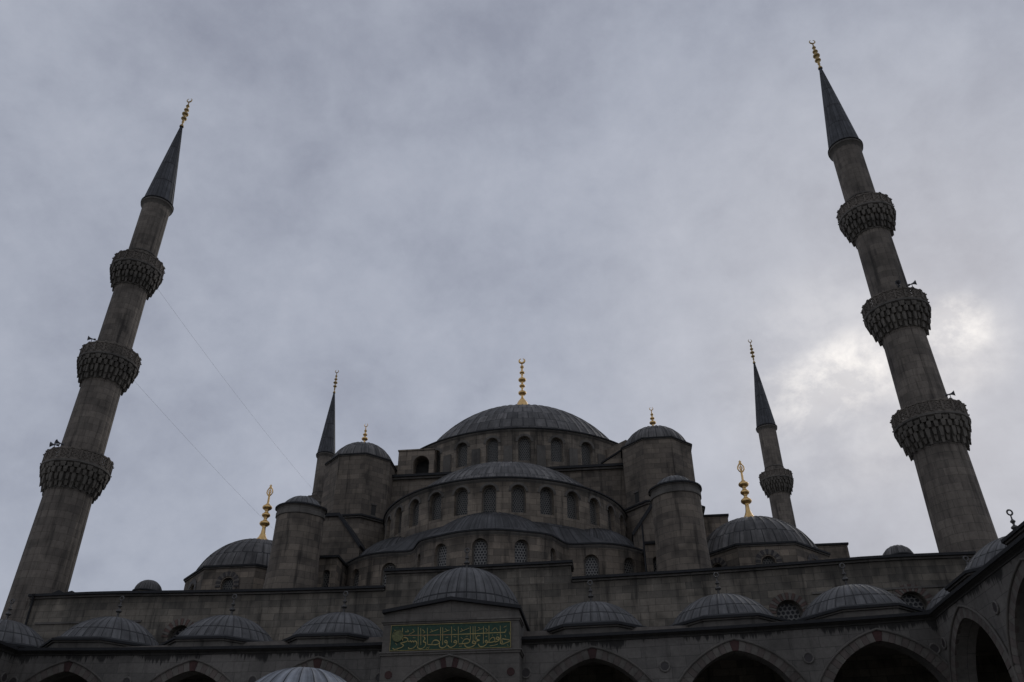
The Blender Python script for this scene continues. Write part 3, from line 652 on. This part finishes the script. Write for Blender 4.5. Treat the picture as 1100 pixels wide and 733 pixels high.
for zt, rb, rs in ((26.75, 2.18, 1.47), (35.35, 2.08, 1.31), (44.1, 1.93, 1.17)):
    M = MB([S_MUQ, S_TRIM]); ph = .98; zf = zt - ph; hm = 1.5 if rb > 2.15 else 1.55; zb = zf - hm; T = 4
    M.revolve([(rs - .02, zb - .1), (rs + .05, zb), (rs + (rb - rs) * .5, zb + hm * .42), (rb - .24, zb + hm * .72), (rb - .12, zf - .02)], 48)
    M.revolve([(rb - .3, zf - .1), (rb - .02, zf - .1), (rb + .07, zf - .04), (rb + .07, zf + .09), (rb - .04, zf + .12), (rs - .1, zf + .12)], 48, mat=1, smooth=False)
    nn = 32
    for k in range(T):
        f0 = k / T; g_ = lambda q: rs + (rb - rs) * min(1, q * 1.12) ** .72; ro = g_((k + 1) / T) - .02; ri = g_(f0) - .14
        z0 = zb + hm * f0; z1 = z0 + hm / T * 1.02
        for i in range(nn):
            a = 2 * pi * (i + .5 * (k == 2)) / nn; hw = pi / nn * (.62 if k < 3 else .86)
            r_ = lambda r, da: (r * cos(a + da), r * sin(a + da))
            out_ = ro + (.04 if i % 2 else -.03); tz = z0 - ((.24 if i % 2 else .08) if k < 2 else .03)
            q = [r_(out_, -hw), r_(out_, hw), r_(ri, hw), r_(ri, -hw)]
            b_ = [r_(out_ - .05, -hw * .7), r_(out_ - .05, hw * .7), r_(ri, hw * .5), r_(ri, -hw * .5)]
            zm = z0 + (z1 - z0) * .45
            M.face([(*q[0], zm), (*q[1], zm), (*q[1], z1), (*q[0], z1)]); M.face([(*b_[0], tz), (*b_[1], tz), (*q[1], zm), (*q[0], zm)])
            M.face([(*q[0], zm), (*q[0], z1), (*q[3], z1), (*q[3], zm)]); M.face([(*q[1], z1), (*q[1], zm), (*q[2], zm), (*q[2], z1)])
            M.face([(*b_[0], tz), (*q[0], zm), (*q[3], zm), (*b_[3], z0)]); M.face([(*q[1], zm), (*b_[1], tz), (*b_[2], z0), (*q[2], zm)])
            M.face([(*b_[1], tz), (*b_[0], tz), (*b_[3], z0), (*b_[2], z0)]); M.face([(*q[0], z1), (*q[1], z1), (*q[2], z1), (*q[3], z1)])
    bal = M.build('balcony', mn)
    # pierced stone parapet
    M = MB([S_MIN, S_MUQ]); np_ = 20; z0 = zf + .12; z1 = zt
    for za, zb_ in ((z0, z0 + .1), (z1 - .11, z1)):
        M.revolve([(rb - .12, za), (rb, za), (rb, zb_), (rb - .12, zb_), (rb - .12, za)], 60, smooth=False)
    for i in range(np_):
        a = 2 * pi * i / np_; n = Vector((cos(a), sin(a), 0)); t = Vector((-sin(a), cos(a), 0))
        M.obox(n * (rb - .05) + Vector((0, 0, (z0 + z1) / 2)), n * .09, t * .06, (0, 0, (z1 - z0) / 2 + .05))
        M.obox(n * (rb - .05) + Vector((0, 0, z1 + .04)), n * .04, t * .05, (0, 0, .04), 1)
        for q in (.1, .88): M.obox(n * (rb + .06) + Vector((0, 0, z0 + (z1 - z0) * q)), n * .05, t * .03, (0, 0, .04), 1)
        nc, nr = 5, 5
        for j in range(nc):
            am = a + 2 * pi / np_ * (j + .5) / nc; n2 = Vector((cos(am), sin(am), 0)); t2 = Vector((-sin(am), cos(am), 0)); hw = pi * rb / np_ / nc
            for k in range(nr):
                zc = z0 + .1 + (z1 - z0 - .21) * (k + .5) / nr; hz = (z1 - z0 - .21) / nr / 2; o = n2 * (rb - .06) + Vector((0, 0, zc))
                d = (1 if (j + k) % 2 else -1)
                dv = (t2 * hw * d + Vector((0, 0, hz))); pn = dv.cross(n2).normalized()
                M.obox(o, dv, n2 * .035, pn * .026)
            M.obox(n2 * (rb - .06) + t2 * hw + Vector((0, 0, (z0 + z1) / 2)), n2 * .03, t2 * .014, (0, 0, (z1 - z0) / 2 - .05))
    M.build('parapet', bal)
    # doorway on to the balcony
    M = MB([DARKIN]); rr = rs - .04; z0 = zf + .13
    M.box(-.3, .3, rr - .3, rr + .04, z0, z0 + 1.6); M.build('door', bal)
M = MB([L_SPIRE, L_EDGE]); prof = [(1.34, 50.5), (1.3, 50.7), (.12, 60.3)]
P = []; U = []; nn = 20
angs = [(i + t, k) for i in range(nn) for t, k in ((0, 1), (.1, 1), (.16, 0), (.84, 0), (.9, 1))] + [(nn, 1)]
for i in range(15):
    f = i / 14; r = 1.21 * (1 - f) ** .97 + .08 * f; z = 50.48 + f * 9.85; row = []; ru = []
    for t, k in angs:
        a = 2 * pi * t / nn; q = r + .03 * k * (1 - f * .7); row.append((q * cos(a), q * sin(a), z)); ru.append((t, z))
    P.append(row); U.append(ru)
M.grid(P, U, 0, False); M.revolve([(1.1, 50.44), (1.33, 50.44), (1.33, 50.54), (1.2, 50.6)], 40, mat=1)
sp = M.build('spire', mn)
finial(sp, (0, 0), 60.3, 3.72, [(.26, .07), (.42, .08), (.57, .062), (.71, .045)], .05, 'crescent', GOLD2, neck=.02, bh=.12)
mlabels = [((-29.08, .6), mn['label'], 0), ((28.83, .6), 'tall stone minaret at the right end of the hall wall with three balconies', 3),
           ((-28.97, 49.3), 'farther minaret whose lead spire rises beside the left octagonal weight tower', 5), ((28.91, 48.3), 'farther minaret with one visible balcony behind the right corner dome', 8)]
for i, ((x, y), lab, rz) in enumerate(mlabels):
    o = mn if i == 0 else copy_tree(mn)
    o.location = (x, y, 0); o.rotation_euler.z = R_(rz); k_ = (1.017, 1.012, 1, 1)[i]; o.scale = (k_, k_, k_); o['label'] = lab

# loudspeaker horns on the balconies
def horn(x, y, z, az, label, grp='horn loudspeakers on the minaret balconies'):
    t = thing('loudspeaker', label, 'loudspeaker', (x, y, z), grp, az)
    M = MB([PAINT]); M.tube([(0, 0, 0), (0, 0, .55)], .035); M.obox((0, 0, .05), (.12, 0, 0), (0, .12, 0), (0, 0, .02)); 
    t['_org'] = (0, 0, 0); t.scale = (.62, .62, .62); M.build('bracket', t)
    M = MB([PAINT]); pr = [(.06, -.25), (.07, -.05), (.09, .1), (.16, .3), (.29, .45), (.31, .46), (.27, .44), (.12, .2), (.02, .05)]
    n = 20; P = [[(r * cos(2 * pi * k / n), -s_, .6 + r * sin(2 * pi * k / n)) for k in range(n + 1)] for r, s_ in pr]
    M.grid(P, [[(k / n, i) for k in range(n + 1)] for i in range(len(pr))], 0, True); M.build('horn', t)
    M = MB([PAINT]); M.tube([(0, .2, .6), (0, .42, .6)], .12, 14); M.tube([(0, .42, .6), (0, .425, .6)], lambda t_: .12 * (1 - t_), 14); M.build('driver', t)
horn(-29.65, -1.35, 35.92, R_(-60), 'single grey horn loudspeaker above the middle balcony of the left minaret')
horn(-29.98, -1.2, 27.22, R_(-70), 'outer horn loudspeaker of the pair above the lowest balcony of the left minaret')
horn(-29.5, -1.38, 27.22, R_(-30), 'inner horn loudspeaker of the pair above the lowest balcony of the left minaret')
horn(28.72, -1.38, 35.72, R_(-20), 'left horn of the pair above the middle balcony of the right minaret')
horn(29.6, -1.35, 35.72, R_(60), 'right horn of the pair above the middle balcony of the right minaret')
horn(29.65, -1.45, 27.02, R_(65), 'lone horn loudspeaker above the lowest balcony of the right minaret')

# light-string cables from the left front minaret to the one behind
def cable(a, b, sag, label):
    a, b = Vector(a), Vector(b); M = MB([WIRE])
    M.tube([a.lerp(b, i / 30) - Vector((0, 0, sag * 4 * (i / 30) * (1 - i / 30))) for i in range(31)], .0065, 5)
    o = M.build('cable'); o['label'] = label; o['category'] = 'cable'; o['group'] = 'cables strung between the left minarets'
cable((-27.7, 1.6, 43.2), (-27.9, 47.4, 43.2), .5, 'thin cable running down from the topmost balcony of the left minaret')
cable((-27.6, 1.6, 34.5), (-27.8, 47.4, 34.4), .4, 'thin cable running down from the middle balcony of the left minaret')

# ================================================================== portico along the hall
def drip_cornice(M, mpf, u0, u1, z):
    """projecting cornice of the arcades: stone cavetto then dark lead edge"""
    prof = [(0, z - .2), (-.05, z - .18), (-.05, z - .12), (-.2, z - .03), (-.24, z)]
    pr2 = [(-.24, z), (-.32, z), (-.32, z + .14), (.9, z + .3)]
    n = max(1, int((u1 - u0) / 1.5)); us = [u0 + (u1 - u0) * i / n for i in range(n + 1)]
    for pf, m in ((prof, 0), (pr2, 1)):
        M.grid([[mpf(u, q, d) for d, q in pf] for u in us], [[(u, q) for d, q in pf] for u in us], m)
def arch_set(parent, mp, centres, W0, W1, keyred=True, ztop=12.05, a=2.95, zs=7.6, h=3.5, skip_end=False):
    ops = [pointed_open(u, a, 7.0, zs, h) for u in centres]
    M = MB([S_ARC, DARKIN]); wall(M, mp, W0, W1, 7.0, ztop, ops, .85, 3, rmat=0)
    # back face of the wall
    wall(M, lambda u, z, d: mp(u, z, .85 + d * 0), W0, W1, 7.0, ztop, ops, 0, 3)
    M.build('arcade_wall', parent)
    for op in ops:
        cv = [(op[0] + d, t) for d, t in op[2]]
        K = MB([S_PALE, S_PINK, S_RED, S_TRIM])
        arch_ring(K, mp, cv, .5, .05, lambda i, n: 2 if (i == n // 2 and keyred) else (i % 2), 35, .008, .1)
        cv2 = [(op[0] + d * 1.187, (t - 7.0) * 1.0 + 7.0 + .52 * max(0, 1 - abs(d) / a * .55)) for d, t in op[2]]
        K.tube([mp(u, z, -.07) for u, z in cv2], .06, 6, 3)
        K.build('arch_ring', parent)
    return ops
port = thing('portico_arcade', 'domed stone portico along the hall with seven pointed arches and inscribed portal', 'portico', (0, -4.2, 0))
AY = -7.5; AX0, AX1 = -23.45, 22.95
XC = [-20.3, -13.5, -7.0, -.15, 6.7, 13.5, 20.15]
mp = mfront(AY)
xa = [x for x in XC if abs(x) > 1]
arch_set(port, mp, [x for x in xa if x < 0], AX0, -3.4); arch_set(port, mp, [x for x in xa if x > 0], 3.2, AX1)
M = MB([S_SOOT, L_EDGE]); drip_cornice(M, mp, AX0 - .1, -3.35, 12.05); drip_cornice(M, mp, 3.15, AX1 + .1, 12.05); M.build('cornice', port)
for x in (-23.1, -16.9, -10.25, -3.75, 3.45, 10.1, 16.8, 22.55):
    K = MB([S_DARK, S_ARC]); n = 20; r = .2
    K.face([(x + r * cos(2 * pi * i / n), AY - .05, 10.55 + r * sin(2 * pi * i / n)) for i in range(n)])
    P = [(x + (r + .03) * cos(2 * pi * i / n), AY - .03, 10.55 + (r + .03) * sin(2 * pi * i / n)) for i in range(n + 1)]
    K.tube(P, .05, 6, 1, closed=True); K.build('roundel', port)
def column(parent, x, y, z1=7.0, z0=0.0):
    M = MB([S_PALE, S_TRIM])
    M.prism(ngon((x, y), .55, 4, pi / 4), z0, z0 + .25, 1); M.revolve([(.42, z0 + .25), (.42, z0 + .4), (.33, z0 + .5), (.3, z1 - 1.0)], 24, (x, y)); c_ = M.build('column', parent)
    K = MB([S_TRIM]); K.revolve([(.32, z1 - 1.0), (.36, z1 - .95), (.34, z1 - .85), (.46, z1 - .35), (.56, z1 - .2)], 16, (x, y)); K.prism(ngon((x, y), .78, 4, pi / 4), z1 - .2, z1); K.build('capital', c_)
for x in (-23.1, -16.9, -10.25, -3.75, 3.45, 10.1, 16.8, 22.55): column(port, x, AY + .43)
M = MB([VAULT, L_FLAT]); M.box(-30.4, 30.1, -6.6, WY - .004, 11.7, 12.3, 0, 1); M.build('roof', port)
def portico_dome(parent, x, y, z, finh=1.38, rb=2.85, h=1.78, fin=True, ap=3.22, lift=0):
    M = MB([S_TRIM, L_EDGE]); rr = ap / cos(OCT)
    M.prism(ngon((x, y), rr - .12, 8, OCT), 12.2, z - .14, 0); M.prism(ngon((x, y), rr - .02, 8, OCT), z - .139, z - .06, 0)
    M.prism(ngon((x, y), rr + .08, 8, OCT), z - .059, z + .06, 1, 1, 1); M.prism(ngon((x, y), rr, 8, OCT), z + .061, z + .2, 1, 1, .93)
    K = MB([L_SMALL]); K.dome((x, y), z + .12, rb, h, 36, rib=.022, voff=-.85); d = K.build('portico_dome', parent)
    M.build('dome_base', d)
    if fin: finial(d, (x, y), z + h + .06, finh, [(.34, .12), (.55, .085)], .14, 'ring', BRONZE, neck=.032, tt=.78)
for x in XC:
    if abs(x) > 1: portico_dome(port, x, -4.2, 12.72)
    else: portico_dome(port, x, -4.2, 13.78, ap=3.25, h=2.92, rb=3.1)
for x in (-27.1, 26.5): portico_dome(port, x, -4.2, 12.72)

# raised portal block with gable
del port['_warp']
PY = -8.8; a0, a1 = -3.42, 3.28
M = MB([S_PORTAL, S_TRIM, L_EDGE])
op = pointed_open(-.07, 2.75, 7.0, 7.3, 3.15)
mp = mfront(PY); wall(M, mp, a0, a1, 7.0, 13.15, [op], 2.2, 3)
for x, s_ in ((a0, 1), (a1, -1)):
    M.face([(x, PY, 7.0), (x, -1.2, 7.0), (x, -1.2, 13.1), (x, PY, 13.1)][::s_])
apx, apz = (-.07, 13.56)
M.face([(a0, PY, 13.15), (a1, PY, 13.15), (apx, PY, apz + .05)], 0)
M.face([(a0, PY + .5, 7), (a1, PY + .5, 7), (a1, PY + .5, 7.001), (a0, PY + .5, 7.001)])
# mouldings
def band(z, h, o, m):
    M.box(a0 - o, a1 + o, PY - o, PY - .002, z, z + h, m); M.box(a1 + .002, a1 + o, PY, -7.4, z, z + h, m); M.box(a0 - o, a0 - .002, PY, -7.4, z, z + h, m)
band(11.02, .1, .06, 1); band(11.121, .07, .11, 1)
band(12.5, .09, .05, 1); band(12.591, .09, .1, 1)
M.build('portal_block', port)
M = MB([L_EDGE, L_FLAT])
for q in (-1, 1):                                          # raking lead eaves and the roof behind
    xe = a0 - .07 if q < 0 else a1 + .1
    za = 13.02
    F1 = [(xe, PY - .22, za), (apx, PY - .22, apz), (apx, PY - .22, apz + .16), (xe, PY - .22, za + .16)]
    B1 = [(x, -1.25, z) for x, y, z in F1]
    M.face(F1, 0); M.face([F1[0], B1[0], B1[1], F1[1]], 0); M.face([F1[3], F1[2], B1[2], B1[3]], 1); M.face([F1[0], F1[3], B1[3], B1[0]], 0)
M.build('gable_roof', port)
K = MB([S_PALE, S_PINK, S_RED, S_TRIM]); cv = [(op[0] + d, t) for d, t in op[2]]
arch_ring(K, mp, cv, .5, .05, lambda i, n: 2 if abs(i - n // 2) == 1 else i % 2, 37, .008, .1)
cv2 = [(op[0] + d * 1.2, t + .52 * max(0, 1 - abs(d) / 2.75 * .55)) for d, t in op[2]]
K.tube([mp(u, z, -.07) for u, z in cv2], .055, 6, 3); K.build('arch_ring', port)
for x in (-3.0, 2.87):
    K = MB([S_RED]); n = 20; K.face([(x + .16 * cos(2 * pi * i / n), PY - .03, 10.15 + .16 * sin(2 * pi * i / n)) for i in range(n)])
    K.tube([(x + .16 * cos(2 * pi * i / n), PY - .015, 10.15 + .16 * sin(2 * pi * i / n)) for i in range(n + 1)], .025, 6, closed=True); K.build('roundel', port)
for x in (a0 + .35, a1 - .35): column(port, x, PY + .45)

# inscription panel (a thing of its own, fixed over the portal arch)
pan = thing('inscription_panel', 'green panel of gold Arabic calligraphy over the central portal arch', 'inscription', (-.07, PY, 11.2))
M = MB([GREEN]); M.box(-3.0, 2.86, PY - .05, PY - .003, 11.25, 12.42); M.build('board', pan)
M = MB([GILT])
for x0, x1, z0, z1 in ((-3.02, 2.88, 11.23, 11.25), (-3.02, 2.88, 12.42, 12.44), (-3.02, -3.0, 11.25, 12.42), (2.86, 2.88, 11.25, 12.42)): M.box(x0, x1, PY - .08, PY - .004, z0, z1)
M.build('frame', pan)
M = MB([GILT, GILTRED]); 
def smooth(P, n=5):
    if len(P) < 3: return P
    Q = []
    for i in range(len(P) - 1):
        p0 = P[max(0, i - 1)]; p1 = P[i]; p2 = P[i + 1]; p3 = P[min(len(P) - 1, i + 2)]
        for k in range(n):
            t = k / n
            Q.append(tuple(.5 * (2 * p1[j] + (p2[j] - p0[j]) * t + (2 * p0[j] - 5 * p1[j] + 4 * p2[j] - p3[j]) * t * t + (3 * p1[j] - p0[j] - 3 * p2[j] + p3[j]) * t ** 3) for j in (0, 1)))
    return Q + [P[-1]]
pen = Vector((.55, .83))                                   # a broad reed pen held at a slant
for k, (w_, P) in enumerate(CAL):
    red = 1 if k == 0 else 0
    P = [(x, 11.25 + (z - 11.25) * .93 + .055) for x, z in P]
    thin = len(P) == 2; P = smooth(P); w_ *= 1.0 if thin else 1.05; y0 = PY - .06 - .0025 * (k % 11); L_ = []; m_ = len(P)
    for i in range(m_):
        a_, b_ = Vector(P[max(0, i - 1)]), Vector(P[min(m_ - 1, i + 1)]); d = (b_ - a_).normalized(); nrm = Vector((-d.y, d.x))
        ww = w_ * .5 * (1 if thin else .7 + .6 * abs(nrm.dot(pen))); p = Vector(P[i]); y = y0 - .004 * i / m_
        L_.append(((p.x - nrm.x * ww, y, p.y - nrm.y * ww), (p.x + nrm.x * ww, y, p.y + nrm.y * ww)))
    for (a_, b_), (c_, d_) in zip(L_, L_[1:]): M.face([a_, c_, d_, b_], red)
M.build('calligraphy', pan)
M = MB([plain('medallion_gilt', (.11, .115, .045), .5, .2, .5, 14)]); n = 28
M.face([(-2.66 + .27 * cos(2 * pi * i / n), PY - .095, 11.93 + .27 * sin(2 * pi * i / n)) for i in range(n)])
M.tube([(-2.66 + .27 * cos(2 * pi * i / n), PY - .095, 11.93 + .27 * sin(2 * pi * i / n)) for i in range(n + 1)], .018, 5, closed=True); M.build('medallion', pan)

port['_warp'] = 1
# ================================================================== side porticoes
def side(sx, X, label):
    t = thing('side_portico', label, 'portico', (X + sx * 3.5, -30, 0), 'porticoes along the sides of the courtyard')
    if sx > 0: mp = lambda u, z, d: (X + d, -7.5 - u, z)
    else: mp = lambda u, z, d: (X - d, -7.5 - u, z)
    cs = [3.35 + 6.85 * k for k in range(7)]
    arch_set(t, mp, cs, 0, 48.2, keyred=False)
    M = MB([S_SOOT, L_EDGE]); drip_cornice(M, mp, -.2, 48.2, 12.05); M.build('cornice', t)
    for k in range(8):
        u = 6.775 + 6.85 * (k - 1) if k else .35
        K = MB([S_DARK, S_ARC]); n = 20; r = .2
        K.face([mp(u + r * cos(2 * pi * i / n), 10.7 + r * sin(2 * pi * i / n), -.05) for i in range(n)])
        K.tube([mp(u + (r + .03) * cos(2 * pi * i / n), 10.7 + (r + .03) * sin(2 * pi * i / n), -.03) for i in range(n + 1)], .05, 6, 1, closed=True)
        if k < 5: K.build('roundel', t)
        if k: column(t, X + sx * .43, -7.5 - u)
    M = MB([VAULT, L_FLAT, S_WALL]); xx = sorted((X + sx * .86, X + sx * 7.2)); M.box(*xx, -55.7, -7.4, 11.7, 12.3, 0, 1)
    xx = sorted((X + sx * 7.2, X + sx * 8)); M.box(*xx, -55.7, -1.3, 0, 12.9, 2); M.build('outer_wall', t)
    for k in range(4): portico_dome(t, X + sx * 3.35, -10.85 - 6.85 * k, 12.72)
    return t
side(1, 22.95, 'domed side portico on the right of the courtyard seen steeply from below')
side(-1, -23.45, 'domed side portico on the left of the courtyard only its corner showing')

# ================================================================== ablution fountain
fo = thing('fountain_kiosk', 'pale lead dome of the ablution fountain low in front of the arcade', 'fountain', (-.2, -28, 0))
c = (-.2, -28)
M = MB([L_FOUNT]); M.dome(c, 4.72, 1.9, 1.65, 24, rib=.02, rings=14); M.build('dome', fo)
M = MB([S_PALE, L_EDGE])
M.prism(ngon(c, 2.2, 12), 4.35, 4.65); M.prism(ngon(c, 2.3, 12), 4.651, 4.73, 1)
M.prism(ngon(c, 3.2, 6, pi / 6), 3.9, 4.35)
M.build('drum', fo)
hx = ngon(c, 2.9, 6, pi / 6)
M = MB([S_PALE])
for i in range(6):
    p, q = Vector((*hx[i], 0)), Vector((*hx[(i + 1) % 6], 0)); tt = (q - p).normalized(); nn_ = Vector((tt.y, -tt.x, 0)); L_ = (q - p).length
    def mpf(u, z, d, p=p, tt=tt, nn_=nn_): v = p + tt * u - nn_ * d; return (v.x, v.y, z)
    wall(M, mpf, 0, L_, 2.4, 3.95, [pointed_open(L_ / 2, L_ / 2 - .3, 2.4, 2.5, 1.0)], .3, 3)
M.build('arches', fo)
for x, y in hx: column(fo, x, y, 2.45)
M = MB([S_PALE]); M.prism(ngon(c, 1.9, 12), 0, 1.2); M.prism(ngon(c, 2.0, 12), 1.2, 1.32); M.build('basin', fo)
for o in bpy.data.objects:
    for k in ('_org', '_warp'):
        if k in o: del o[k]
